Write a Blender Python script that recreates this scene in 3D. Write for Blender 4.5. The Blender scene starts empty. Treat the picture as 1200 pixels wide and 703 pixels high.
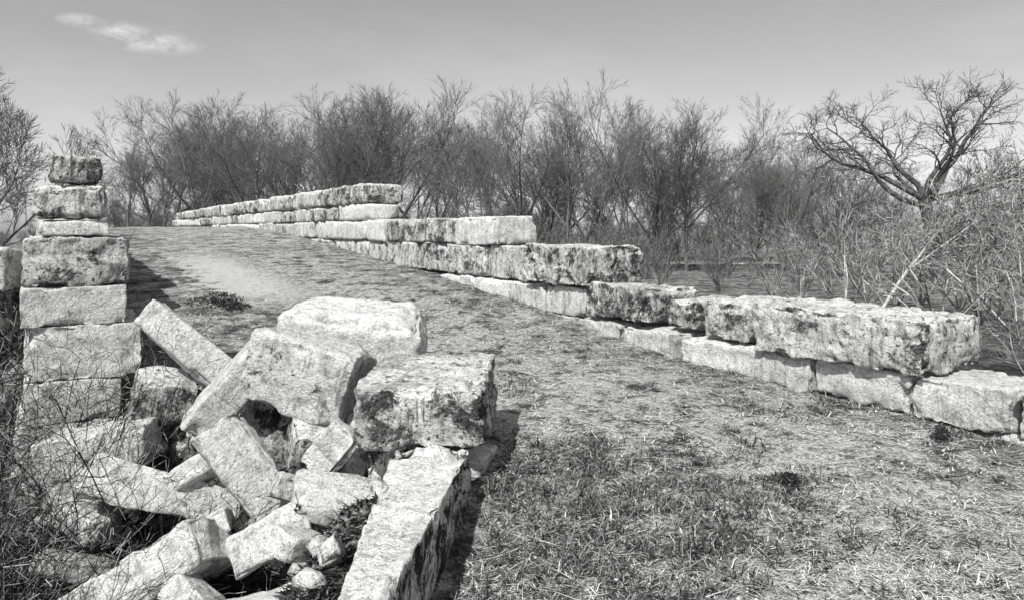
import bpy, math, random
import numpy as np
from mathutils import Vector, Euler, Matrix

scene = bpy.context.scene
COL = scene.collection

# ------------------------------------------------------------------ noise
def _h(ix, iy, iz, s):
    n = (ix.astype(np.int64)*374761393 + iy.astype(np.int64)*668265263 + iz.astype(np.int64)*1274126177 + s*974711) & 0xffffffff
    n = ((n ^ (n >> 13))*1103515245) & 0xffffffff
    n = ((n ^ (n >> 15))*2654435761) & 0xffffffff
    return ((n ^ (n >> 16)) & 0xffffff)/float(0xffffff)*2-1
def vn(x, y, z, s=0):
    ix, iy, iz = np.floor(x), np.floor(y), np.floor(z)
    fx, fy, fz = x-ix, y-iy, z-iz
    u, v, w = [f*f*f*(f*(f*6-15)+10) for f in (fx, fy, fz)]
    r = 0
    for a in (0, 1):
        for b in (0, 1):
            for c in (0, 1):
                r = r + _h(ix+a, iy+b, iz+c, s)*(u if a else 1-u)*(v if b else 1-v)*(w if c else 1-w)
    return r
def fbm(x, y, z, s=0, o=4, g=.5):
    r = 0; a = 1; t = 0
    for i in range(o):
        r = r + a*vn(x, y, z, s+i*17); t += a; a *= g; x = x*2.03; y = y*2.03; z = z*2.03
    return r/t
def ss(a, b, x):
    t = np.clip((x-a)/(b-a), 0, 1); return t*t*(3-2*t)

# ------------------------------------------------------------------ mesh helpers
def mesh_np(name, V, F, mat, smooth=False):
    me = bpy.data.meshes.new(name)
    V = np.asarray(V, dtype=np.float32); F = np.asarray(F, dtype=np.int32)
    k = F.shape[1]
    me.vertices.add(len(V)); me.vertices.foreach_set('co', V.ravel())
    me.loops.add(F.size); me.loops.foreach_set('vertex_index', F.ravel())
    me.polygons.add(len(F))
    me.polygons.foreach_set('loop_start', np.arange(0, F.size, k, dtype=np.int32))
    me.polygons.foreach_set('loop_total', np.full(len(F), k, dtype=np.int32))
    if smooth: me.polygons.foreach_set('use_smooth', np.ones(len(F), dtype=bool))
    me.update(calc_edges=True)
    me.validate()
    me.materials.append(mat)
    return me
def add(name, me, loc=(0, 0, 0), rot=(0, 0, 0), parent=None, **kw):
    o = bpy.data.objects.new(name, me); COL.objects.link(o)
    o.location = loc; o.rotation_euler = rot
    if parent is not None: o.parent = parent
    for k, v in kw.items(): o[k] = v
    return o

# ------------------------------------------------------------------ materials
class NT:
    def __init__(s, tree): s.t = tree; s.n = tree.nodes; s.l = tree.links
    def new(s, typ, **kw):
        nd = s.n.new(typ)
        for k, v in kw.items(): setattr(nd, k, v)
        return nd
    def put(s, nd, inp, v):
        if isinstance(v, bpy.types.NodeSocket): s.l.new(v, nd.inputs[inp])
        else: nd.inputs[inp].default_value = v
    def math(s, op, a, b=0.0, clamp=False):
        nd = s.new('ShaderNodeMath', operation=op, use_clamp=clamp); s.put(nd, 0, a); s.put(nd, 1, b); return nd.outputs[0]
    def vmath(s, op, a, b=(0, 0, 0)):
        nd = s.new('ShaderNodeVectorMath', operation=op); s.put(nd, 0, a); s.put(nd, 1, b)
        return nd.outputs['Value'] if op in ('LENGTH', 'DOT_PRODUCT') else nd.outputs[0]
    def noise(s, vec, scale, detail=6, rough=.6, dist=0.0):
        nd = s.new('ShaderNodeTexNoise'); s.put(nd, 'Vector', vec); s.put(nd, 'Scale', scale)
        s.put(nd, 'Detail', float(detail)); s.put(nd, 'Roughness', rough); s.put(nd, 'Distortion', dist); return nd.outputs['Fac']
    def vor(s, vec, scale, feature='F1'):
        nd = s.new('ShaderNodeTexVoronoi', feature=feature); s.put(nd, 'Vector', vec); s.put(nd, 'Scale', scale); return nd.outputs['Distance']
    def mr(s, v, a, b, c=0.0, d=1.0):
        nd = s.new('ShaderNodeMapRange'); nd.clamp = True
        for i, q in enumerate((v, a, b, c, d)): s.put(nd, i, q)
        return nd.outputs[0]
    def mix(s, f, a, b):
        nd = s.new('ShaderNodeMix', data_type='FLOAT'); s.put(nd, 0, f); s.put(nd, 2, a); s.put(nd, 3, b); return nd.outputs[0]
def base_mat(name):
    m = bpy.data.materials.new(name); m.use_nodes = True
    nt = NT(m.node_tree); b = m.node_tree.nodes['Principled BSDF']
    b.inputs['Roughness'].default_value = .9
    b.inputs['Specular IOR Level'].default_value = .1
    return m, nt, b
def grey(t, b, col):
    cb = t.new('ShaderNodeCombineColor')
    for i in range(3): t.put(cb, i, col)
    t.put(b, 'Base Color', cb.outputs[0])
def stone_mat(name, lo, hi, blot, spk, dark=.05, side=.0, streak=.7):
    m, t, b = base_mat(name)
    tc = t.new('ShaderNodeTexCoord').outputs['Object']
    rnd = t.new('ShaderNodeObjectInfo').outputs['Random']
    cv = t.new('ShaderNodeCombineXYZ'); t.put(cv, 0, t.math('MULTIPLY', rnd, 31.0)); t.put(cv, 1, t.math('MULTIPLY', rnd, 57.0))
    v = t.vmath('ADD', tc, cv.outputs[0])
    nb = t.noise(v, 3.0, 6, .65)
    base = t.mix(t.mr(nb, .38, .58), lo, hi)
    base = t.math('MULTIPLY', base, t.mr(rnd, 0, 1, .86, 1.05))
    nf = t.noise(v, 46, 3, .8)
    n2 = t.noise(v, 12, 6, .80)
    base = t.math('MULTIPLY', base, t.mr(nf, .36, .54, .70, 1.06))
    base = t.math('MULTIPLY', base, t.mr(n2, .36, .50, .58, 1.04))
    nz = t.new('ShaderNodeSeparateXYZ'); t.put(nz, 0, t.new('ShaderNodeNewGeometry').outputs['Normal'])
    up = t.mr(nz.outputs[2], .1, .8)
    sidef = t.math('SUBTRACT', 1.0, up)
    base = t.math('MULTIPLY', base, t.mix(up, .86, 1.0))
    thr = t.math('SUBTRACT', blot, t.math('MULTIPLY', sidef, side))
    bl = t.noise(v, 4.2, 8, .84, .4)
    f1 = t.mr(bl, thr, t.math('ADD', thr, .06))
    sp_n = t.noise(v, 19, 5, .78)
    sp = t.mr(sp_n, spk, spk+.04)
    mp = t.new('ShaderNodeMapping'); t.put(mp, 'Vector', v); mp.inputs['Scale'].default_value = (9, 9, 1.0)
    st = t.mr(t.noise(mp.outputs[0], 1.5, 5, .75), .52, .62)
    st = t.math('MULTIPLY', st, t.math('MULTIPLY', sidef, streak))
    pit = t.mr(t.vor(v, 34), .10, .20, .85, 0)
    pit = t.math('MULTIPLY', pit, t.mr(n2, .42, .54, .15, 1))
    ck = t.math('ABSOLUTE', t.math('SUBTRACT', t.noise(v, 1.1, 5, .6, .4), .5))
    ck = t.mr(ck, .001, .006, .6, 0)
    ck = t.math('MULTIPLY', ck, t.mr(n2, .46, .52))
    f = t.math('MAXIMUM', t.math('MAXIMUM', f1, sp), t.math('MAXIMUM', st, pit))
    f = t.math('MAXIMUM', f, ck)
    dk = t.mix(t.mr(nf, .38, .62), dark*.35, dark*3.4)
    grey(t, b, t.mix(f, base, dk))
    bp = t.new('ShaderNodeBump'); t.put(bp, 'Strength', 1.0); t.put(bp, 'Distance', .048); t.put(bp, 'Height', t.math('ADD', n2, t.math('MULTIPLY', nf, .5)))
    t.put(b, 'Normal', bp.outputs[0])
    return m
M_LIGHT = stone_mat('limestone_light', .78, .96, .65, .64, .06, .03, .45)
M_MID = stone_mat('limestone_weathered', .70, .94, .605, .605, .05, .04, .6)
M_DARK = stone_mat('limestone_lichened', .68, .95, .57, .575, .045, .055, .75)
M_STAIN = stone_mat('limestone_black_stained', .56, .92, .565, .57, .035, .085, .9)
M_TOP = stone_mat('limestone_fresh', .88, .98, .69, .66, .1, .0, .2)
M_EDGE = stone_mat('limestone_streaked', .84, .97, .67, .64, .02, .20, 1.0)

def simple(name, a, b_, scale=12):
    m, t, b = base_mat(name)
    v = t.new('ShaderNodeTexCoord').outputs['Object']
    f = t.mr(t.noise(v, scale, 3, .65), .3, .7)
    rnd = t.new('ShaderNodeObjectInfo').outputs['Random']
    grey(t, b, t.math('MULTIPLY', t.mix(f, a, b_), t.mr(rnd, 0, 1, .8, 1.2)))
    return m
def island(name, a, b_, pw=1.4):
    m, t, b = base_mat(name)
    r = t.new('ShaderNodeNewGeometry').outputs['Random Per Island']
    grey(t, b, t.mix(t.math('POWER', r, pw), a, b_))
    return m
M_BARK = simple('bark', .06, .24, 6)
M_TWIG = simple('twig_bark', .10, .24, 3)
M_GNARL = simple('gnarled_bark', .035, .12, 5)
M_FARTWIG = simple('far_twig_bark', .08, .18, 1)
M_UNDER = island('undergrowth_stem', .03, .34)
M_PALE = island('pale_twig', .06, .75, 1.8)
M_BRAM = island('bramble_stem', .01, .55, 3.6)
M_STRAW = island('straw', .3, .97, 1.1)
M_GRASS = island('dull_grass', .05, .65, 1.6)
M_TANG = island('dark_grass', .012, .32, 2.2)
M_LITT = island('leaf_litter', .008, .11, 3.0)
M_WEED = island('weed_leaf', .012, .12, 2.0)
M_PEB = island('pebble', .15, .8, 1.5)

# ------------------------------------------------------------------ terrain
PD = [-5, 0, 3.2, 5, 6, 7.75, 9, 10.7, 13.2, 17.2, 21.9, 26, 32, 60]
PZ = [-.15, -.1, -.01, .17, .21, .27, .42, .62, .84, 1.18, 1.54, 1.70, 1.72, 1.7]
def masks(x, y):
    dl = (x-(.57-.608*y))*.855
    dr = ((6.5-.608*y)-x)*.855
    db = np.maximum(x+.62, .572*(x+.95)+.82*(y-5.1))
    m = np.maximum(ss(-2.4, -.8, dl), ss(6.4, 5.2, y))
    m = np.minimum(m, ss(-1.2, .0, db))
    m = np.minimum(m, ss(-5.5, -.6, dr))
    m = np.minimum(m, 1-ss(52, 80, y))
    return m, dl, dr, db
def gz(x, y):
    x = np.asarray(x, dtype=float); y = np.asarray(y, dtype=float)
    m, dl, dr, db = masks(x, y)
    p = np.interp(y, PD, PZ)
    n1 = fbm(x*.8, y*.8, x*0+3.3, 5, 4)
    n2 = fbm(x*5, y*5, x*0+1.3, 9, 4, .6)
    n3 = fbm(x*.03, y*.03, x*0, 15, 3)
    low = -.75 + np.clip(np.hypot(x, y)-12, 0, 20)*-.015
    low = low + n3*np.clip((np.hypot(x, y)-60)/60, 0, 1)*1.2
    near = np.exp(-np.hypot(x, y)/40)
    z = low*(1-m)+p*m + (.05*n1*(1+1.6*(1-m)) + .035*n2)*near
    z = z + .27*np.exp(-((x+.80)/.28)**2)*ss(4.4, 3.5, y)
    return z
def g1(x, y): return float(gz(np.array([x]), np.array([y]))[0])

tx = np.linspace(-1, 1, 640); X = np.sinh(tx*6.2)/np.sinh(6.2)*420
ty = np.linspace(0, 1, 560); Y = -4 + (ty*11 + (np.exp(ty*6.2)-1)/(math.exp(6.2)-1)*420)
GX, GY = np.meshgrid(X, Y)
GZ = gz(GX.ravel(), GY.ravel())
V = np.stack([GX.ravel(), GY.ravel(), GZ], 1)
nx, ny = len(X), len(Y)
I = (np.arange(ny-1)[:, None]*nx+np.arange(nx-1)[None, :]).ravel()
F = np.stack([I, I+1, I+1+nx, I+nx], 1)

m, t, b = base_mat('ground_soil_and_turf')
v = t.new('ShaderNodeTexCoord').outputs['Object']
big = t.noise(v, .8, 4, .6)
mid = t.noise(v, 3.2, 7, .75)
med = t.noise(v, 14, 5, .82)
fin = t.noise(v, 40, 4, .85)
ult = t.noise(v, 120, 2, .8)
sx = t.new('ShaderNodeSeparateXYZ'); t.put(sx, 0, v)
lat = t.math('ADD', sx.outputs[0], t.math('MULTIPLY', sx.outputs[1], .608))
lw = t.math('ADD', lat, t.math('MULTIPLY', t.math('SUBTRACT', mid, .5), 3.2))
strip = t.mr(t.math('ABSOLUTE', t.math('SUBTRACT', lw, 2.85)), .4, .85, 1, 0)
strip = t.math('MULTIPLY', strip, t.math('MULTIPLY', t.mr(sx.outputs[1], 10.0, 11.2), t.mr(sx.outputs[1], 17, 14, .12, 1)))
strip = t.math('MULTIPLY', strip, t.mr(med, .36, .47, .25, 1))
worn = t.mr(t.math('ABSOLUTE', t.math('SUBTRACT', lw, 4.3)), .5, 2.1, .98, 0)
worn = t.math('MULTIPLY', worn, t.mr(sx.outputs[1], 18, 8, .45, 1))
worn = t.math('MULTIPLY', worn, t.mr(mid, .42, .51, .0, 1))
oth = t.math('MULTIPLY', t.mr(mid, .53, .58), .75)
cover = t.math('MAXIMUM', worn, oth)
cover = t.math('MULTIPLY', cover, t.mr(med, .36, .50, .35, 1))
a = t.mix(t.mr(mid, .38, .54), .14, .55)
a = t.math('MULTIPLY', a, t.mr(big, .38, .62, .7, 1.25))
a = t.mix(cover, a, .98)
a = t.math('MULTIPLY', a, t.mr(med, .38, .54, .36, 1.18))
a = t.math('MULTIPLY', a, t.mr(fin, .38, .55, .26, 1.2))
dirt = t.math('MULTIPLY', t.mr(fin, .34, .48, .65, 1.0), .98)
a = t.mix(strip, a, dirt)
a = t.math('MULTIPLY', a, t.mr(ult, .36, .58, .62, 1.12))
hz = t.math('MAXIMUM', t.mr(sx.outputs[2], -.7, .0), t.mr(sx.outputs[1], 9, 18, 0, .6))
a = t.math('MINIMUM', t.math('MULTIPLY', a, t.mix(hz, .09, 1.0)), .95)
grey(t, b, a)
bp = t.new('ShaderNodeBump'); t.put(bp, 'Strength', 1.0); t.put(bp, 'Distance', .05)
t.put(bp, 'Height', t.math('ADD', t.math('ADD', fin, t.math('MULTIPLY', ult, .35)), med)); t.put(b, 'Normal', bp.outputs[0])
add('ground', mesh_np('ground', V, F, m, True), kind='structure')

m2, t, b = base_mat('pale_road')
v = t.new('ShaderNodeTexCoord').outputs['Object']
grey(t, b, t.mix(t.noise(v, 2, 6), .5, .75))
xs = np.linspace(6, 26, 80); rv = []
for yy in (54.5, 58.5):
    rv.append(np.stack([xs, yy+.02*xs, xs*0], 1))
rv = np.concatenate(rv); zz = gz(rv[:, 0], rv[:, 1]); zm = np.maximum(zz[:80], zz[80:])+.1; rv[:80, 2] = zm; rv[80:, 2] = zm
I = np.arange(79); add('road', mesh_np('road', rv, np.stack([I, I+1, I+81, I+80], 1), m2), kind='structure')

# ------------------------------------------------------------------ stone blocks
def block_mesh(name, dims, seed, mat, cell=.06, r=.02, amp=.03, cuts=3, corner=.03, cutd=.86, post=None, cutr=.14, lump=.8):
    rg = random.Random(seed)
    n = [max(3, int(round(d/cell))) for d in dims]
    idx = {}; vs = []; fs = []
    def vid(i, j, k):
        key = (i, j, k)
        if key not in idx:
            idx[key] = len(vs); vs.append((i/n[0]*2-1, j/n[1]*2-1, k/n[2]*2-1))
        return idx[key]
    for ax in range(3):
        a, b_ = [(1, 2), (2, 0), (0, 1)][ax]
        for side in (0, n[ax]):
            for p in range(n[a]):
                for q in range(n[b_]):
                    c = []
                    for (dp, dq) in ((0, 0), (1, 0), (1, 1), (0, 1)):
                        k = [0, 0, 0]; k[ax] = side; k[a] = p+dp; k[b_] = q+dq; c.append(vid(*k))
                    fs.append(c if side else c[::-1])
    U = np.array(vs); h = np.array(dims)/2
    P = np.sign(U)*(1-(1-np.abs(U))**1.25)*h
    r = min(r, min(h)*.85)
    inner = np.clip(P, -(h-r), h-r); D = P-inner
    L = np.linalg.norm(D, axis=1, keepdims=True)
    Nf = np.zeros_like(P); ax_ = np.argmax(np.abs(U), axis=1); Nf[np.arange(len(U)), ax_] = np.sign(U[np.arange(len(U)), ax_])
    Nn = np.where(L > 1e-9, D/np.maximum(L, 1e-9), Nf); P = inner+Nn*r
    for _ in range(cuts):
        while True:
            nv = np.array([rg.gauss(0, 1), rg.gauss(0, 1), rg.gauss(0, 1)]); nv /= np.linalg.norm(nv)
            if np.sort(np.abs(nv))[1] > .36: break
        dd = float(np.dot(np.abs(nv), h))*rg.uniform(cutd, cutd+cutr)
        dist = np.maximum(P@nv-dd, 0); P = P-dist[:, None]*nv
    C = np.array([[[[rg.uniform(-1, 1) for _ in range(3)] for _ in range(2)] for _ in range(2)] for _ in range(2)])
    W = (U+1)/2
    off = 0
    for i in (0, 1):
        for j in (0, 1):
            for k in (0, 1):
                w = (W[:, 0] if i else 1-W[:, 0])*(W[:, 1] if j else 1-W[:, 1])*(W[:, 2] if k else 1-W[:, 2])
                off = off+w[:, None]*C[i, j, k]
    P = P+off*corner
    x, y, z = P.T; s = seed*13+5
    edge = np.sort(np.abs(U), axis=1)[:, 1]
    e = ss(.5, 1.0, edge)
    d = amp*.5*fbm(x*2, y*2, z*2, s, 2) + amp*lump*fbm(x*7, y*7, z*7, s+3, 5, .68)
    rid = 1-np.abs(fbm(x*5, y*5, z*9, s+33, 3, .6))*3
    d = d - amp*.45*np.clip(rid, 0, 1)
    d = d + amp*.4*fbm(x*1.5, y*1.5, z*18, s+9, 2)
    chip = np.maximum(fbm(x*6, y*6, z*6, s+21, 3)-.04, 0)
    d = d - chip*e*amp*5.5
    P = P+Nn*d[:, None]
    if post: P = post(P)
    return mesh_np(name, P, np.array(fs), mat, True)

YAW = math.atan2(.855, -.52)
def wpos(d, x0): return x0-.608*d
def wall_block(x0, d0, d1, zb, zt, T, mat, seed, cell, yaw, push, r, amp, gap=.022, cutd=.88):
    ln = (d1-d0)/.855-gap
    dm = (d0+d1)/2
    cx = wpos(dm, x0)+.855*(T/2-push); cy = dm+.52*(T/2-push)
    me = block_mesh('stone_block', (ln, T, zt-zb-.006), seed, mat, cell, r, amp, corner=.026, cuts=5, cutd=cutd)
    return add('stone_block', me, (cx, cy, (zt+zb)/2), (0, 0, YAW+math.radians(yaw)))

wall = add('stone_wall', None, (wpos(10, 6.5), 10, .6))
wall['label'] = 'long ruined limestone block wall stepping down beside grassy ramp'
wall['category'] = 'wall'
blocks = []
seed = 100
def course(zt, zb, ds, T, mats, push=0, amp=.026, r=.02, mp=None, cutd=.9, gap=.022, yj=1.0, zj=.008):
    global seed
    for i in range(len(ds)-1):
        seed += 1
        rg = random.Random(seed)
        mt = mats[rg.randrange(len(mats))] if mp is None or i >= len(mp) else mp[i]
        d0, d1 = ds[i], ds[i+1]
        cell = .025 if d0 < 9 else (.045 if d0 < 13 else .09)
        o = wall_block(6.5, d0, d1, zb, zt+rg.uniform(-zj, zj), T+rg.uniform(-.05, .05), mt, seed, cell, rg.uniform(-yj, yj), push+rg.uniform(-.025, .03), r, amp, cutd=cutd, gap=gap)
        blocks.append(o)
def steps(a, b_, mn, mx, sd):
    rg = random.Random(sd); L = [a]
    while L[-1] < b_: L.append(L[-1]+rg.uniform(mn, mx))
    return L
course(2.60, 2.17, steps(15.6, 42, 1.0, 2.0, 1), .8, [M_STAIN, M_DARK], .06, amp=.045, r=.06, cutd=.86, gap=.07, zj=.02)
course(2.17, 1.81, steps(15.5, 42, 1.2, 2.0, 2), .68, [M_MID, M_LIGHT, M_STAIN], 0, mp=[M_TOP], gap=.04)
course(1.81, 1.37, [10.95, 12.2, 13.2, 14.1, 14.9]+steps(15.8, 31, 1.3, 2.2, 3), .7, [M_MID, M_DARK, M_LIGHT], .03, mp=[M_LIGHT, M_STAIN, M_STAIN, M_STAIN, M_TOP], gap=.06, zj=.02)
course(1.40, .9, [8.95, 10.25], .78, [M_STAIN], .14, amp=.04, r=.03, yj=3)
course(1.37, .87, [10.34, 11.3, 12.5, 13.6]+steps(15, 22, 1.3, 2.0, 4), .7, [M_STAIN, M_DARK], 0, gap=.06)
course(.86, .50, [9.15, 9.9, 10.7, 11.6, 12.8]+steps(14, 17, 1.2, 1.8, 5), .72, [M_LIGHT, M_TOP], .04, gap=.03)
course(.96, .57, [8.12, 9.06], .8, [M_STAIN], .13, amp=.04, r=.025, yj=3)
course(.88, .54, [7.64, 8.02], .66, [M_STAIN], -.06, amp=.035, r=.03)
course(.915, .52, [6.98, 7.52], .80, [M_DARK], .03, amp=.038, r=.025, yj=3)
course(.935, .515, [5.50, 6.85], .92, [M_DARK], .14, amp=.038, r=.025, cutd=.92)
course(.515, .19, [3.7, 5.02, 5.62, 6.35, 6.9, 7.75, 8.5, 9.3, 10.2, 11.2], .80, [M_LIGHT, M_TOP, M_TOP], .09, amp=.03, r=.02, cutd=.93, mp=[M_MID, M_LIGHT, M_TOP, M_LIGHT, M_TOP], gap=.03)
course(.19, -.2, [3.4, 4.8, 6.0, 7.2, 8.4], .8, [M_LIGHT, M_MID], .05, amp=.03)
for o in blocks:
    o.parent = wall; o.matrix_parent_inverse = Matrix.Translation(-Vector(wall.location))

pier = add('stone_pillar', None, (-3.4, 6.3, -.8))
pier['label'] = 'tall stacked limestone block pier with narrow top stones'
pier['category'] = 'stone pillar'
blocks = []
PI = [(.37, .42, 1.965, 2.225, .00, M_STAIN, .05), (.51, .55, 1.68, 1.96, -.03, M_DARK, .05), (.50, .6, 1.55, 1.682, -.02, M_TOP, .02),
      (.77, 1.1, 1.14, 1.548, .01, M_DARK, .03), (.74, .95, .822, 1.141, -.02, M_TOP, .01), (.84, 1.3, .382, .826, .07, M_TOP, .012),
      (.68, 1.2, .055, .387, -.03, M_LIGHT, .012), (.82, 1.4, -.335, .062, -.02, M_LIGHT, .015), (.88, 1.4, -.85, -.328, -.02, M_MID, .02)]
for i, (w, ln, z0, z1, sh, mt, rr) in enumerate(PI):
    cx = -3.53+.855*sh-.52*ln/2; cy = 6.0+.52*sh+.855*ln/2
    me = block_mesh('stone_block', (ln, w, z1-z0), 700+i, mt, .024, rr, .036 if mt in (M_DARK, M_STAIN) else .017, corner=.012, cuts=5, cutd=.92)
    blocks.append(add('stone_block', me, (cx, cy, (z0+z1)/2), (0, 0, YAW+math.radians([4, -3, 2, -1, 1, -1, 1, 0, 0][i]))))
for o in blocks:
    o.parent = pier; o.matrix_parent_inverse = Matrix.Translation(-Vector(pier.location))
w2 = add('stone_wall', None, (wpos(12, .57), 12, .4))
w2['label'] = 'weathered limestone parapet wall running behind the stacked pier'
w2['category'] = 'wall'
blocks = []
def wb2(d0, d1, z0, z1, T=.74):
    global seed
    seed += 1
    ln = (d1-d0)/.855-.015; dm = (d0+d1)/2
    cx = wpos(dm, .55)-.855*T/2; cy = dm-.52*T/2
    me = block_mesh('stone_block', (ln, T, z1-z0-.005), seed, random.Random(seed).choice([M_MID, M_LIGHT, M_DARK]), .1, .03, .03)
    blocks.append(add('stone_block', me, (cx, cy, (z0+z1)/2), (0, 0, YAW)))
for (z0, z1, a, e) in ((-.8, -.3, 7.4, 12), (-.3, .1, 7.4, 14), (.1, .5, 7.5, 16), (.5, .95, 7.3, 20), (.95, 1.40, 7.2, 26), (1.40, 1.8, 9.0, 34), (1.8, 2.15, 10.4, 34)):
    st = steps(a, e, 1.4, 2.3, int(z1*100+500))
    for i in range(len(st)-1): wb2(st[i], st[i+1], z0, z1)
for o in blocks:
    o.parent = w2; o.matrix_parent_inverse = Matrix.Translation(-Vector(w2.location))
w3 = add('stone_wall', None, (-5.6, 7.6, -.6))
w3['label'] = 'low outlying stack of pale limestone blocks among brush'
w3['category'] = 'wall'
for i, (z0, z1, xx) in enumerate(((-.7, -.1, -5.95), (-.1, .4, -5.9), (.4, .98, -5.85), (.985, 1.40, -5.72))):
    me = block_mesh('stone_block', (1.0, .8, z1-z0), 800+i, [M_STAIN, M_STAIN, M_STAIN, M_MID][i], .05, .03, .03)
    o = add('stone_block', me, (xx, 7.9, (z0+z1)/2), (0, 0, math.radians(-8+5*i)))
    o.parent = w3; o.matrix_parent_inverse = Matrix.Translation(-Vector(w3.location))

w4 = add('stone_wall', None, (-.45, 3.2, -.2))
w4['label'] = 'long narrow retaining wall with bright top and dark streaked side'
w4['category'] = 'wall'
LN = 3.3
def taper(P):
    yy = P[:, 1]+LN/2+.95
    f = np.clip(1-.35*(4.2-yy), .2, 1)
    Q = P.copy(); Q[:, 0] = .22-(.22-P[:, 0])*f; return Q
yw = math.radians(-6.0)
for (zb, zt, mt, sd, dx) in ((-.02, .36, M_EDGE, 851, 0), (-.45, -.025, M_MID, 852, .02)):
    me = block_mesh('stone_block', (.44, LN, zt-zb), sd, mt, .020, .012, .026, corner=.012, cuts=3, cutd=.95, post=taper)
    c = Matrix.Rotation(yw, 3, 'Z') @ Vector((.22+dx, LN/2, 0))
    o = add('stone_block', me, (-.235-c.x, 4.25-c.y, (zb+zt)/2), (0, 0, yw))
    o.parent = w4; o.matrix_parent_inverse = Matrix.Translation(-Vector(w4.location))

# --- tumbled blocks
GRP = 'tumbled limestone blocks on the bank'
def rub(cx, cy, cz, dims, rot, mt, sd, label, cuts=3, amp=.016, r=.012, cell=.023, cutd=.82, cutr=.13):
    me = block_mesh('fallen_block', dims, sd, mt, cell, r, amp, cuts, .045*max(dims)/.8, cutd, None, cutr, .7)
    o = add('fallen_block', me, (cx, cy, cz), [math.radians(a) for a in rot])
    o['label'] = label; o['category'] = 'stone block'; o['group'] = GRP
    return o
rub(-2.44, 5.75, .64, (.96, .30, .24), (-22, 42, 8), M_TOP, 901, 'pale flat limestone slab leaning up on the rubble pile', 3, cutd=.9)
rub(-1.28, 6.15, .70, (1.14, .90, .64), (4, 6, 4), M_TOP, 902, 'large rounded pale boulder on top of the rubble pile', 16, .03, .14, cutd=.72, cutr=.14)
rub(-1.40, 5.20, .60, (.76, .56, .56), (-4, 14, -14), M_MID, 903, 'big angular grey limestone boulder propped on other blocks', 14, .024, .05, cutd=.74, cutr=.14)
rub(-1.98, 5.30, .50, (.76, .32, .28), (5, -48, 14), M_LIGHT, 904, 'elongated pale block tilted against the big boulder', 5, cutd=.84)
rub(-1.64, 4.62, .10, (.74, .16, .32), (-16, 54, 4), M_TOP, 905, 'bright flat slab sliding down the rubble slope', 4, cutd=.88)
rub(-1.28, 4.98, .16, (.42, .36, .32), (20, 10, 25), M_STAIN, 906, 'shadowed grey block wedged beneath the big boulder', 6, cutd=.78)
rub(-1.12, 4.60, .24, (.36, .16, .22), (-10, -50, 0), M_LIGHT, 907, 'small pale block tipped on its corner', 4, cutd=.82)
rub(-1.02, 4.34, .02, (.52, .40, .15), (8, 6, 10), M_LIGHT, 908, 'small pale slab beside the retaining wall', 6)
rub(-.54, 4.83, .545, (.80, 1.00, .37), (2, 0, -3), M_STAIN, 909, 'squared dark lichened block on the end of retaining wall', 6, .032, .03, cell=.019, cutd=.88, cutr=.1)
rub(-.29, 4.66, .12, (.30, .4, .22), (0, 5, -8), M_TOP, 910, 'pale footing block under the squared dark block', 4)
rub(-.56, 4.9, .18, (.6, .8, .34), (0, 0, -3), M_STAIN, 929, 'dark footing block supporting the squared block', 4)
rub(-2.72, 5.75, .32, (.42, .4, .34), (10, 12, 30), M_STAIN, 911, 'dark stained block beside the stacked pier', 6, cutd=.78)
rub(-3.0, 5.45, .00, (.72, .42, .30), (0, -10, 8), M_LIGHT, 912, 'pale squared block fallen at foot of pier', 5, .02, .02, cutd=.84)
rub(-2.28, 4.95, -.14, (1.10, .42, .26), (-28, 10, -6), M_LIGHT, 913, 'wide pale limestone slab lying in the rubble', 8, .018, .015, cutd=.82)
rub(-1.92, 4.44, -.24, (.46, .32, .12), (-14, -26, 20), M_MID, 914, 'small pale slab among the rubble', 6, cutd=.80)
rub(-1.36, 4.16, -.12, (.44, .26, .22), (-26, -24, 24), M_TOP, 915, 'pale angular block on the rubble slope', 6, cutd=.80)
rub(-2.12, 4.12, -.46, (1.15, .42, .28), (-32, -30, 12), M_LIGHT, 916, 'large pale slab low on the rubble slope', 8, .02, .015, cutd=.82)
rub(-1.50, 3.66, -.38, (.88, .46, .20), (-20, -10, 8), M_TOP, 917, 'broad pale slab at the bottom of rubble slope', 6, .018, .012, cutd=.84)
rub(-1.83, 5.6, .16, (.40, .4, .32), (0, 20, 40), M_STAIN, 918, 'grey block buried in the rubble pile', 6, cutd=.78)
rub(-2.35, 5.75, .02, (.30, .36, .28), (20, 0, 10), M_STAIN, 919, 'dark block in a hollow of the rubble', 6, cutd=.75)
rub(-.98, 5.55, .30, (.55, .6, .46), (0, 5, 15), M_MID, 920, 'grey block behind the squared dark block', 5, cutd=.78)
rub(-1.74, 4.24, -.22, (.34, .18, .2), (20, 44, 20), M_LIGHT, 921, 'small wedge of limestone in the rubble', 5, cutd=.78)
rub(-2.66, 4.5, -.46, (.48, .3, .18), (-18, 24, 30), M_DARK, 922, 'stained slab half hidden in brush', 7, cutd=.76)
rub(-1.15, 3.95, -.08, (.28, .2, .16), (10, 20, 60), M_LIGHT, 924, 'small chunk of limestone on the slope', 6, cutd=.74)
rub(-2.88, 5.0, -.32, (.5, .32, .2), (-10, 18, -20), M_MID, 925, 'pale broken slab leaning in the brush', 7, cutd=.76)
rub(-2.2, 5.5, .14, (.32, .24, .22), (-20, 34, 10), M_MID, 927, 'stained chunk filling a gap in the rubble', 6, cutd=.76)
rub(-2.02, 4.78, .06, (.32, .18, .14), (-20, -34, -10), M_LIGHT, 930, 'small broken slab wedged in the rubble', 6, cutd=.78)
rub(-1.36, 4.52, .02, (.24, .18, .16), (-20, 30, 30), M_MID, 931, 'small broken piece wedged between slabs', 6, cutd=.76)
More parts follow.
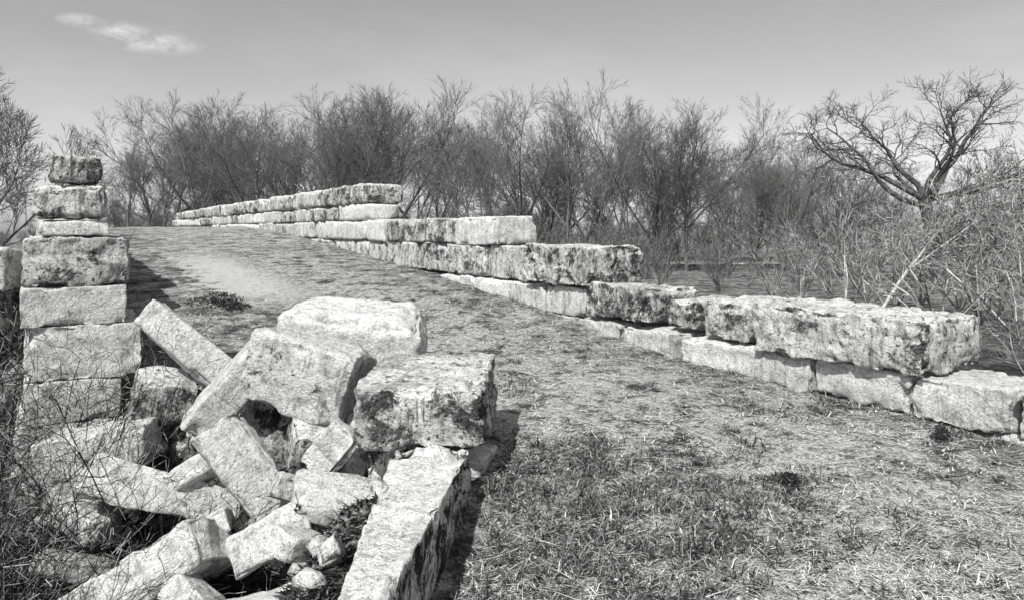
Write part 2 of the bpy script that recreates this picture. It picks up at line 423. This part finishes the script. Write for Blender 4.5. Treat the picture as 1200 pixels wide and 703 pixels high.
rub(-1.02, 5.05, .18, (.28, .26, .28), (15, 20, 70), M_DARK, 928, 'grey chunk under the large boulder', 6, cutd=.76)
rub(-1.7, 3.95, -.36, (.36, .2, .14), (-24, 16, -30), M_MID, 932, 'thin broken slab between larger slabs', 6, cutd=.8)
rub(-2.5, 3.8, -.62, (.6, .34, .2), (-14, -18, 30), M_MID, 933, 'flat slab at the bottom of the bank', 6, cutd=.8)
rg = random.Random(5)
for i in range(54):
    for _ in range(50):
        x = rg.uniform(-3.0, -.72); y = rg.uniform(2.6, 5.8)
        db = max(x+.62, .572*(x+.95)+.82*(y-5.1))
        if -1.5 < db < -.1 and not (db > -.25 and y > 4.4): break
    s = rg.uniform(.03, .11)
    rub(x, y, g1(x, y)+s*.3, (s*1.9, s*1.1, s), (rg.uniform(-35, 35), rg.uniform(-35, 35), rg.uniform(0, 180)), rg.choice([M_LIGHT, M_MID, M_DARK]), 950+i, 'small loose chunk of pale limestone on the bank', 6, .008, .006, .022, cutd=.72)

# ------------------------------------------------------------------ branches
def tubes(segs, sides):
    A = np.array([[*s[0], *s[1], s[2], s[3]] for s in segs])
    P0, P1, R0, R1 = A[:, :3], A[:, 3:6], A[:, 6], A[:, 7]
    D = P1-P0; D /= np.linalg.norm(D, axis=1, keepdims=True)+1e-9
    ref = np.where(np.abs(D[:, 2:3]) > .9, np.array([[1., 0, 0]]), np.array([[0, 0, 1.]]))
    U = np.cross(D, ref); U /= np.linalg.norm(U, axis=1, keepdims=True); W = np.cross(D, U)
    vs = []
    for P, R in ((P0, R0), (P1, R1)):
        for k in range(sides):
            a = 2*math.pi*k/sides
            vs.append(P+(U*math.cos(a)+W*math.sin(a))*R[:, None])
    V = np.stack(vs, 1).reshape(-1, 3)
    n = len(A); base = np.arange(n)*2*sides
    F = []
    for k in range(sides):
        k2 = (k+1) % sides
        F.append(np.stack([base+k, base+k2, base+sides+k2, base+sides+k], 1))
    return V, np.concatenate(F)
def perp_dir(d, ang, rg):
    a = Vector((rg.gauss(0, 1), rg.gauss(0, 1), rg.gauss(0, 1)))
    ax = d.cross(a)
    if ax.length < 1e-5: ax = Vector((1, 0, 0))
    ax.normalize()
    return (Matrix.Rotation(ang, 3, ax) @ d).normalized()
def grow_tree(sd, spec, rmin=.010, limbs=None):
    rg = random.Random(sd); out = [[] for _ in spec]
    def br(p, d, L, r, lv):
        s = spec[lv]; n = s['n']; st = L/n; rend = max(r*s['taper'], rmin*.7)
        for i in range(n):
            t = (i+1)/n
            d = (d+Vector((rg.gauss(0, 1), rg.gauss(0, 1), rg.gauss(0, 1)))*s['wob']+Vector((0, 0, s['up']))).normalized()
            q = p+d*st
            ra = r+(rend-r)*(i/n); rb = r+(rend-r)*t
            out[lv].append((tuple(p), tuple(q), ra, rb))
            p = q
            if lv == 0 and limbs and i == n-1:
                for (ax_, az_, L_, r_) in limbs:      # (tilt from vertical, azimuth, length, radius)
                    tt, aa = math.radians(ax_), math.radians(az_)
                    br(p-Vector((0, 0, rg.uniform(0, .5))), Vector((math.sin(tt)*math.cos(aa), math.sin(tt)*math.sin(aa), math.cos(tt))), L_, r_, 1)
                return
            if lv+1 < len(spec) and t >= s['start']:
                k = s['kids']; k = int(k)+(1 if rg.random() < k-int(k) else 0)
                if i == n-1: k += s.get('tip', 1)
                for _ in range(k):
                    c = spec[lv+1]
                    br(p, perp_dir(d, math.radians(rg.uniform(*c['ang'])), rg), c['L']*rg.uniform(.7, 1.25)*(1-.4*t*(lv > 0)), max(min(rb*.85, c['r']*rg.uniform(.8, 1.2)), rmin), lv+1)
    br(Vector((0, 0, -.2)), Vector((0, 0, 1)), spec[0]['L'], spec[0]['r'], 0)
    return out
def tree_meshes(out, ntr, m1, m2_):
    a = [s for l in out[:ntr] for s in l]; b_ = [s for l in out[ntr:] for s in l]
    V1, F1 = tubes(a, 5); V2, F2 = tubes(b_, 3)
    return mesh_np('trunk', V1, F1, m1, True), mesh_np('crown', V2, F2, m2_)
def mkspec(H, wide=1.0, tl=.22):
    return [dict(n=4, L=H*tl, r=H*.011, taper=.8, wob=.05, up=.1, start=.5, kids=.8, tip=3, ang=(0, 0)),
            dict(n=8, L=H*.60, r=H*.0072, taper=.25, wob=.07, up=.04, start=.15, kids=1.5, tip=2, ang=(8*wide, 46*wide)),
            dict(n=5, L=H*.25, r=H*.0028, taper=.35, wob=.08, up=.05, start=.2, kids=1.4, tip=1, ang=(18, 50)),
            dict(n=3, L=H*.13, r=.011, taper=.6, wob=.09, up=.05, start=.3, kids=1.4, tip=2, ang=(18, 48)),
            dict(n=2, L=H*.065, r=.008, taper=.7, wob=.08, up=.05, start=9, kids=0, ang=(15, 45))]
variants = []
for i in range(7):
    out = grow_tree(20+i, mkspec(12, [1, 1.15, .9, 1.1, 1.0, 1.2, 1.05][i], [.22, .16, .26, .13, .24, .17, .2][i]), rmin=.0085)
    tr, cr = tree_meshes(out, 2, M_BARK, M_TWIG)
    vv = np.array([v.co.z for v in cr.vertices]); variants.append((tr, cr, float(np.percentile(vv, 99.5))))
def place_tree(px, top, d, k, i, label='bare deciduous tree with fine upright twigs in the treeline'):
    x = (px-600)*d/867; z0 = g1(x, d)
    H = 1.6+(270-top)*d/867-z0
    s = H/variants[k][2]
    e = add('tree', None, (x, d, z0), (0, 0, i*2.39))
    e.scale = (s*1.08, s*1.08, s)
    e['label'] = label; e['category'] = 'tree'; e['group'] = 'bare trees of the treeline'
    add('trunk', variants[k][0], parent=e); add('crown', variants[k][1], parent=e)
TL = [(150, 156, 56), (176, 148, 50), (208, 124, 54), (232, 112, 48), (268, 128, 52), (300, 136, 46), (330, 128, 54), (362, 118, 50),
      (398, 114, 46), (430, 106, 50), (468, 108, 52), (535, 122, 50), (566, 118, 46), (604, 122, 53),
      (664, 116, 50), (704, 110, 47), (740, 116, 54), (768, 116, 52), (804, 124, 47), (852, 168, 54), (884, 156, 50), (916, 154, 47),
      (950, 168, 55), (1000, 180, 50), (1060, 190, 54), (1150, 190, 50), (1200, 180, 54), (1245, 170, 50), (118, 195, 60),
      (192, 145, 62), (250, 138, 61), (285, 140, 63), (345, 135, 62), (382, 134, 61), (415, 128, 60), (450, 128, 62), (490, 136, 60), (512, 142, 63), (580, 140, 62),
      (628, 142, 61), (645, 142, 63), (685, 134, 62), (725, 130, 63), (786, 140, 61), (826, 165, 62), (868, 172, 60), (900, 170, 62), (935, 174, 63), (970, 178, 61), (1030, 190, 62)]
for i, (px, top, d) in enumerate(TL): place_tree(px, top, d, (i*5+i//6) % 7, i)

farV = []; farF = []; off = 0
lowspec = mkspec(11, 1.1, .12); lowspec[1]['kids'] = 1.0; lowspec[3]['kids'] = 1.0; lowspec[3]['tip'] = 1; lowspec[2]['kids'] = 1.1
for s in lowspec[3:]: s['r'] = .02
fv = []
for i in range(4):
    out = grow_tree(60+i, lowspec, rmin=.02)
    fv.append(tubes([s for l in out for s in l], 3))
rg = random.Random(3)
for i in range(84):
    y = rg.uniform(67, 95); px = rg.uniform(60, 1330) if i > 12 else rg.uniform(-120, 60)
    x = (px-600)*y/867; Vv, Ff = fv[i % 4]
    a = rg.uniform(0, 6.28); c, s_ = math.cos(a), math.sin(a); sc = rg.uniform(.45, .7) if 120 < px < 820 else rg.uniform(.38, .56)
    if px < 120: sc = rg.uniform(.2, .32)
    Q = np.stack([Vv[:, 0]*c-Vv[:, 1]*s_, Vv[:, 0]*s_+Vv[:, 1]*c, Vv[:, 2]], 1)*sc
    Q += np.array([x, y, g1(x, y)])
    farV.append(Q); farF.append(Ff+off); off += len(Q)
add('woodland', mesh_np('woodland', np.concatenate(farV), np.concatenate(farF), M_FARTWIG), kind='stuff')

shr = [dict(n=1, L=.3, r=.03, taper=1, wob=0, up=0, start=0, kids=10, tip=3, ang=(0, 0)),
       dict(n=5, L=2.4, r=.022, taper=.4, wob=.1, up=.05, start=.3, kids=1.1, tip=1, ang=(5, 50)),
       dict(n=3, L=.9, r=.011, taper=.6, wob=.14, up=.1, start=.3, kids=1.1, tip=1, ang=(15, 50)),
       dict(n=2, L=.4, r=.008, taper=.6, wob=.14, up=.1, start=9, kids=0, ang=(15, 50))]
sv = [tubes([s for l in grow_tree(90+i, shr, rmin=.010) for s in l], 3) for i in range(3)]
farV = []; farF = []; off = 0
for i in range(270):
    if i < 100: y, px = rg.uniform(40, 53), rg.uniform(90, 1260)
    elif i < 180: y, px = rg.uniform(63, 70), rg.uniform(90, 1260)
    else: y, px = rg.uniform(30, 52), rg.uniform(640, 1020)
    x = (px-600)*y/867; Vv, Ff = sv[i % 3]
    if x+.608*y < 9.0 and y < 52: continue
    if 780 < px < 920 and y < 60 and rg.random() < .6: continue
    a = rg.uniform(0, 6.28); c, s_ = math.cos(a), math.sin(a); sc = rg.uniform(.5, 1.2) if i < 180 else rg.uniform(.35, .8)
    Q = np.stack([Vv[:, 0]*c-Vv[:, 1]*s_, Vv[:, 0]*s_+Vv[:, 1]*c, Vv[:, 2]], 1)*sc+np.array([x, y, g1(x, y)])
    farV.append(Q); farF.append(Ff+off); off += len(Q)
add('undergrowth', mesh_np('undergrowth', np.concatenate(farV), np.concatenate(farF), M_UNDER), kind='stuff')

gs = [dict(n=6, L=4.6, r=.32, taper=.8, wob=.04, up=.1, start=9, kids=0, tip=0, ang=(0, 0)),
      dict(n=11, L=6.0, r=.17, taper=.20, wob=.18, up=.03, start=.3, kids=.8, tip=2, ang=(15, 62)),
      dict(n=6, L=2.2, r=.05, taper=.35, wob=.20, up=.04, start=.2, kids=1.1, tip=2, ang=(25, 65)),
      dict(n=4, L=1.0, r=.019, taper=.5, wob=.18, up=.04, start=.2, kids=1.0, tip=1, ang=(25, 60)),
      dict(n=3, L=.5, r=.009, taper=.7, wob=.15, up=.03, start=9, kids=0, ang=(25, 55))]
def special(sd, spec, x, y, top_z, label, rot=(0, 0, 0), wscale=1.0, m1=None, m2_=None, sc=None, limbs=None):
    out = grow_tree(sd, spec, .009, limbs)
    tr, cr = tree_meshes(out, 2, m1 or M_BARK, m2_ or M_TWIG)
    zt = np.percentile(np.array([v.co.z for v in cr.vertices]), 99.5); z0 = g1(x, y)
    s = sc or (top_z-z0)/zt
    e = add('tree', None, (x, y, z0), rot); e.scale = (s*wscale, s*wscale, s)
    e['label'] = label; e['category'] = 'tree'
    add('trunk', tr, parent=e); add('crown', cr, parent=e)
special(35, gs, (1100-600)*36/867, 36, 1.6+175*36/867, 'large bare tree with thick twisting limbs and broad crown', wscale=1.2, m1=M_GNARL, m2_=M_GNARL,
        limbs=[(72, 178, 5.8, .15), (52, 170, 5.8, .16), (24, 185, 5.0, .15), (10, 20, 5.0, .14), (42, 5, 5.8, .17), (70, -5, 6.2, .17), (50, 90, 4.5, .11), (45, 270, 4.5, .12), (80, 10, 5.0, .12)])
ls = mkspec(8, 1.5, .34); ls[1]['wob'] = .10; ls[1]['kids'] = 1.9; ls[0]['tip'] = 6; ls[2]['kids'] = 1.8; ls[1]['up'] = .02
special(43, ls, (-36-600)*28/867, 28, 1.6+236*28/867, 'bare tree with arching limbs and fine twigs', rot=(0, 0, 1.0), wscale=.92)
ln_ = mkspec(4.5, 1.1, .45)
M_PBARK = simple('pale_bark', .35, .7, 8)
special(52, ln_, (1022-600)*20/867, 20, 0, 'small leaning bare tree with pale trunk', rot=(0, math.radians(38), .1), sc=1.0, m1=M_PBARK, m2_=M_PALE)

shr2 = [dict(n=1, L=.3, r=.03, taper=1, wob=0, up=0, start=0, kids=5, tip=2, ang=(0, 0)),
        dict(n=6, L=2.2, r=.024, taper=.4, wob=.12, up=.04, start=.25, kids=.9, tip=1, ang=(5, 52)),
        dict(n=4, L=1.1, r=.010, taper=.5, wob=.15, up=.06, start=.2, kids=.9, tip=1, ang=(20, 60)),
        dict(n=3, L=.5, r=.006, taper=.6, wob=.15, up=.06, start=.3, kids=.7, tip=1, ang=(25, 55)),
        dict(n=2, L=.22, r=.004, taper=.7, wob=.15, up=.05, start=9, kids=0, ang=(25, 55))]
shm = []
for i in range(4):
    out = grow_tree(140+i, shr2, rmin=.004)
    Vv, Ff = tubes([s for l in out for s in l], 3)
    shm.append(mesh_np('shrub', Vv, Ff, M_PALE))
for i, (px, d, sc) in enumerate([(938, 22, .85), (990, 20, 1.0), (1048, 21, 1.15), (1100, 17, 1.0), (1150, 19, 1.2), (1195, 16, 1.05), (1235, 18, 1.25), (1265, 14, 1.0), (1208, 11.5, .45), (1175, 23, 1.3), (905, 27, .9), (1080, 25, 1.2), (1015, 26, 1.1), (1125, 23, 1.2)]):
    x = (px-600)*d/867
    o = add('shrub', shm[i % 4], (x, d, g1(x, d)-.05), (0, 0, i*1.7)); o.scale = (sc, sc, sc*1.12)
    o['label'] = 'bare pale-stemmed shrub growing beyond the wall'; o['category'] = 'shrub'; o['group'] = 'bare shrubs beyond the wall'

bsp = [dict(n=1, L=.2, r=.01, taper=1, wob=0, up=0, start=0, kids=14, tip=2, ang=(0, 0)),
       dict(n=8, L=1.25, r=.0058, taper=.5, wob=.13, up=-.07, start=.3, kids=.9, tip=1, ang=(10, 80)),
       dict(n=4, L=.5, r=.0034, taper=.6, wob=.15, up=-.02, start=.3, kids=.8, tip=1, ang=(20, 70)),
       dict(n=2, L=.2, r=.0024, taper=.6, wob=.15, up=0, start=9, kids=0, ang=(20, 60))]
bm = []
for i in range(4):
    out = grow_tree(170+i, bsp, rmin=.002)
    Vv, Ff = tubes([s for l in out for s in l], 3)
    bm.append(mesh_np('bramble_bush', Vv, Ff, M_BRAM))
rg = random.Random(9)
BR = [(-3.6, 5.3), (-4.1, 5.6), (-3.9, 4.9), (-3.3, 4.7), (-2.9, 4.3), (-3.5, 4.3), (-2.5, 3.8), (-4.5, 6.2), (-4.9, 6.6), (-4.3, 6.8), (-2.3, 4.75), (-3.0, 5.1), (-5.2, 7.0), (-3.0, 3.9), (-5.0, 5.9), (-4.4, 5.2), (-5.6, 7.0), (-4.7, 7.4), (-2.8, 3.5), (-3.9, 4.4), (-4.6, 5.6), (-5.3, 6.5), (-2.15, 3.4), (-3.3, 5.5),
      (-3.7, 5.0), (-3.3, 4.1), (-4.2, 5.1), (-4.0, 6.1), (-2.7, 4.0), (-5.0, 6.2), (-3.1, 4.5), (-4.8, 7.0), (-2.5, 3.5), (-5.3, 7.5), (-3.8, 5.7), (-3.5, 4.7), (-3.4, 4.9), (-3.7, 4.6), (-4.2, 5.9)]
for i, (x, y) in enumerate(BR):
    o = add('bramble_bush', bm[i % 4], (x, y, g1(x, y)-.05), (0, 0, rg.uniform(0, 6))); s = rg.uniform(.65, 1.1); o.scale = (s, s, s)
    o['label'] = 'leafless tangled bramble on the low bank by the rubble'; o['category'] = 'bramble'; o['group'] = 'brambles on the low bank'

# ------------------------------------------------------------------ grass, straw, pebbles
def blades(n, dens, lmin, lmax, w, flat, mat, name, dmin=2.6, dmax=14, zlift=.0, seed_=1, wd=0, clump=0):
    R = np.random.default_rng(seed_)
    nc = n//clump if clump else n
    d = dmin*(dmax/dmin)**R.random(nc); x = (R.random(nc)*1.5-.75)*d
    k = dens(x, d) > R.random(nc); x, d = x[k], d[k]
    if clump:
        sz = .02+.05*R.random(len(x))
        x = np.repeat(x, clump)+R.normal(0, 1, len(x)*clump)*np.repeat(sz, clump); d = np.repeat(d, clump)+R.normal(0, 1, len(d)*clump)*np.repeat(sz, clump)
    n = len(x)
    z = gz(x, d)+zlift
    a = R.random(n)*2*math.pi; L = lmin+(lmax-lmin)*R.random(n)**2
    el = np.clip(R.normal(flat[0], flat[1], n), 0.02, 1.5)
    dx, dy, dz = np.cos(a)*np.cos(el), np.sin(a)*np.cos(el), np.sin(el)
    sw = (w+wd*d)*(.6+.8*R.random(n)); px_, py_ = -np.sin(a)*sw, np.cos(a)*sw
    tip = el-.5*R.random(n)*(el > .4)
    P = np.stack([x, d, z], 1); S = np.stack([px_, py_, np.zeros(n)], 1)
    M = P+np.stack([dx, dy, dz], 1)*(L*.55)[:, None]
    curl = a+R.normal(0, .35, n)
    T = M+np.stack([np.cos(curl)*np.cos(tip-.3), np.sin(curl)*np.cos(tip-.3), np.sin(tip-.3)], 1)*(L*.45)[:, None]
    T[:, 2] = np.maximum(T[:, 2], z+.004)
    V = np.stack([P-S, P+S, M+S*.8, M-S*.8, T+S*.2, T-S*.2], 1).reshape(-1, 3)
    b0 = np.arange(n)*6
    F = np.concatenate([np.stack([b0, b0+1, b0+2, b0+3], 1), np.stack([b0+3, b0+2, b0+4, b0+5], 1)])
    return add(name, mesh_np(name, V, F, mat), kind='stuff')
def on_track(x, y):
    m_, dl, dr, db = masks(x, y)
    fw_ = (x > -.16+.10*(y-4)) | (y > 5.6)
    bare = (np.abs(x+.608*y-2.85+.5*vn(x*2, y*2, x*0, 5)) < .7) & (y > 10.4) & (y < 15.5)
    return (m_ > .93) & (dr > .02) & fw_ & ((y < 6.2) | (dl > .05)) & ~bare
def tang(x, y): return ss(1.3, .5, np.hypot((x-.5)/1.15, (y-4.1)/1.0))
def pn(x, y): return fbm(x*1.4, y*1.4, x*0+7, 31, 5, .65)
def patch(x, y):
    p = ss(-.02, .22, pn(x, y))
    m_, dl, dr, db = masks(x, y)
    return np.maximum(np.maximum(p, tang(x, y)), ss(.5, .05, dr)*.9)
blades(110000, lambda x, y: on_track(x, y)*(.03+.7*patch(x, y)), .03, .10, .0022, (.3, .35), M_GRASS, 'grass', seed_=1, dmax=18, wd=.0002)
blades(140000, lambda x, y: on_track(x, y)*np.maximum(.95*tang(x, y), .75*ss(.08, .30, fbm(x*1.9, y*1.9, x*0+2, 77, 4, .6))*ss(14, 8, y)), .03, .13, .0022, (.5, .35), M_TANG, 'dark_grass', seed_=7, dmax=14, clump=28, wd=.0001)
blades(170000, lambda x, y: on_track(x, y)*(1-.7*tang(x, y))*(.2+.55*ss(-.2, .15, fbm(x*2.6, y*2.6, x*0+5, 57, 4, .6))), .015, .11, .0013, (.08, .15), M_STRAW, 'dry_straw', zlift=.008, seed_=2, wd=.00016, dmax=18)
blades(14000, lambda x, y: on_track(x, y)*(ss(.35, .0, masks(x, y)[2])*.5+.4*tang(x, y)), .05, .14, .003, (.8, .4), M_TANG, 'tall_grass', seed_=3, clump=14)
blades(1600, lambda x, y: on_track(x, y)*.5, .12, .38, .002, (.03, .05), M_STRAW, 'fallen_stems', zlift=.015, dmax=8, seed_=4)
blades(90000, lambda x, y: ((masks(x, y)[0] < .85)*(x < -.8) | ((x < -.6) & (y < 4.2)))*.9, .02, .08, .007, (.25, .4), M_LITT, 'leaf_litter', dmax=10, seed_=5)
blades(3000, lambda x, y: (masks(x, y)[0] < .6)*(x < -1.8)*.8, .3, .9, .003, (.4, .5), M_BRAM, 'dead_stems', dmax=9, seed_=6)
R = np.random.default_rng(8); n = 16000
d = 2.7*(14/2.7)**R.random(n); x = (R.random(n)*1.5-.75)*d
k = on_track(x, d) & (R.random(n) > patch(x, d)*.6); x, d = x[k], d[k]; n = len(x); z = gz(x, d)
s = .004+.011*R.random(n)**4
octa = np.array([[1, 0, 0], [0, 1, 0], [-1, 0, 0], [0, -1, 0], [0, 0, .7], [0, 0, -.7]], float)
ang = R.random(n)*6.28; ca, sa = np.cos(ang), np.sin(ang)
O = octa[None]*(.7+.6*R.random((n, 6, 1)))
V = np.stack([O[:, :, 0]*ca[:, None]-O[:, :, 1]*sa[:, None], O[:, :, 0]*sa[:, None]+O[:, :, 1]*ca[:, None], O[:, :, 2]], 2)*s[:, None, None]
V = V+np.stack([x, d, z+s*.2], 1)[:, None, :]
tf = np.array([[0, 1, 4], [1, 2, 4], [2, 3, 4], [3, 0, 4], [1, 0, 5], [2, 1, 5], [3, 2, 5], [0, 3, 5]])
F = (np.arange(n)[:, None, None]*6+tf[None]).reshape(-1, 3)
add('gravel', mesh_np('gravel', V.reshape(-1, 3), F, M_PEB), kind='stuff')

wv = []
def weed(x, y, rad, hgt, sd, n=600):
    R = np.random.default_rng(sd)
    a = R.random(n)*6.283; rr = rad*R.random(n)**.7*(.7+.5*np.sin(a*3+sd)*R.random(n)); zz = hgt*R.random(n)*(1-(np.minimum(rr/rad, 1))**2)
    c = np.stack([rr*np.cos(a), rr*np.sin(a), zz], 1)
    u = R.normal(0, 1, (n, 3)); u /= np.linalg.norm(u, axis=1, keepdims=True); w_ = R.normal(0, 1, (n, 3)); w_ = np.cross(u, w_); w_ /= np.linalg.norm(w_, axis=1, keepdims=True)
    s = (.008+.018*R.random(n))[:, None]*(rad/.2)**.5
    V = np.stack([c-u*s, c+w_*s*.3, c+u*s, c-w_*s*.3], 1)+np.array([x, y, g1(x, y)])
    wv.append(V.reshape(-1, 3))
for i, (x, y, r_, h_) in enumerate([(-4.1, 10.3, .5, .16), (-3.75, 10.0, .3, .10), (1.62, 4.35, .15, .06), (2.9, 5.0, .10, .12), (-3.05, 6.4, .35, .3), (-2.75, 6.15, .3, .25), (-2.95, 5.85, .28, .5), (-3.1, 5.75, .25, .6), (3.1, 5.8, .2, .09), (2.5, 6.75, .18, .08)]):
    weed(x, y, r_, h_, 400+i)
WV = np.concatenate(wv); add('ground_cover', mesh_np('ground_cover', WV, np.arange(len(WV)).reshape(-1, 4), M_WEED), kind='stuff')

# ------------------------------------------------------------------ light
az = (-.40, -.917); el = math.radians(47)
sv_ = Vector((az[0]*math.cos(el), az[1]*math.cos(el), math.sin(el))).normalized()
sl = bpy.data.lights.new('sun', 'SUN'); sl.energy = 5.0; sl.angle = math.radians(.5); sl.color = (1, .995, .985)
so = bpy.data.objects.new('sun', sl); COL.objects.link(so); so.rotation_euler = sv_.to_track_quat('Z', 'Y').to_euler()
w = bpy.data.worlds.new('World'); scene.world = w; w.use_nodes = True
t = NT(w.node_tree); bg = w.node_tree.nodes['Background']
sky = t.new('ShaderNodeTexSky', sky_type='NISHITA'); sky.sun_disc = False
sky.sun_elevation = el; sky.sun_rotation = math.atan2(az[0], az[1])
bw = t.new('ShaderNodeRGBToBW'); t.put(bw, 0, sky.outputs[0])
val = bw.outputs[0]
dirv = t.new('ShaderNodeTexCoord').outputs['Generated']
cl = None
for c, sc in (((-.425, .869, .222), (22, 22, 85)), ((-.49, .84, .238), (50, 50, 150)), ((-.455, .86, .232), (34, 34, 110))):
    cc = Vector(c).normalized()
    dv = t.vmath('MULTIPLY', t.vmath('SUBTRACT', dirv, tuple(cc)), sc)
    f = t.mr(t.vmath('LENGTH', dv), 1.4, .1, 0, 1)
    cl = f if cl is None else t.math('MAXIMUM', cl, f)
mp = t.new('ShaderNodeMapping'); t.put(mp, 'Vector', dirv); mp.inputs['Scale'].default_value = (1, 1, 2.4)
cn = t.noise(mp.outputs[0], 34, 6, .65, .2)
cl = t.math('MULTIPLY', cl, t.mr(cn, .38, .60))
hz_ = t.mr(t.noise(mp.outputs[0], 3, 5, .6), .45, .75, 0, .14)
val = t.math('MULTIPLY', val, t.math('ADD', 1.0, t.math('ADD', t.math('MULTIPLY', cl, .75), hz_)))
cb = t.new('ShaderNodeCombineColor')
for i in range(3): t.put(cb, i, val)
t.put(bg, 0, cb.outputs[0]); bg.inputs[1].default_value = .138

cam = bpy.data.cameras.new('camera'); co = bpy.data.objects.new('camera', cam); COL.objects.link(co)
co.location = (0, 0, 1.6); co.rotation_euler = (math.pi/2, 0, 0)
cam.sensor_width = 36; cam.lens = 26.0; cam.shift_y = -.068; cam.clip_end = 2000; cam.clip_start = .05
scene.camera = co
scene.view_settings.view_transform = 'Standard'; scene.view_settings.look = 'None'; scene.view_settings.exposure = 0
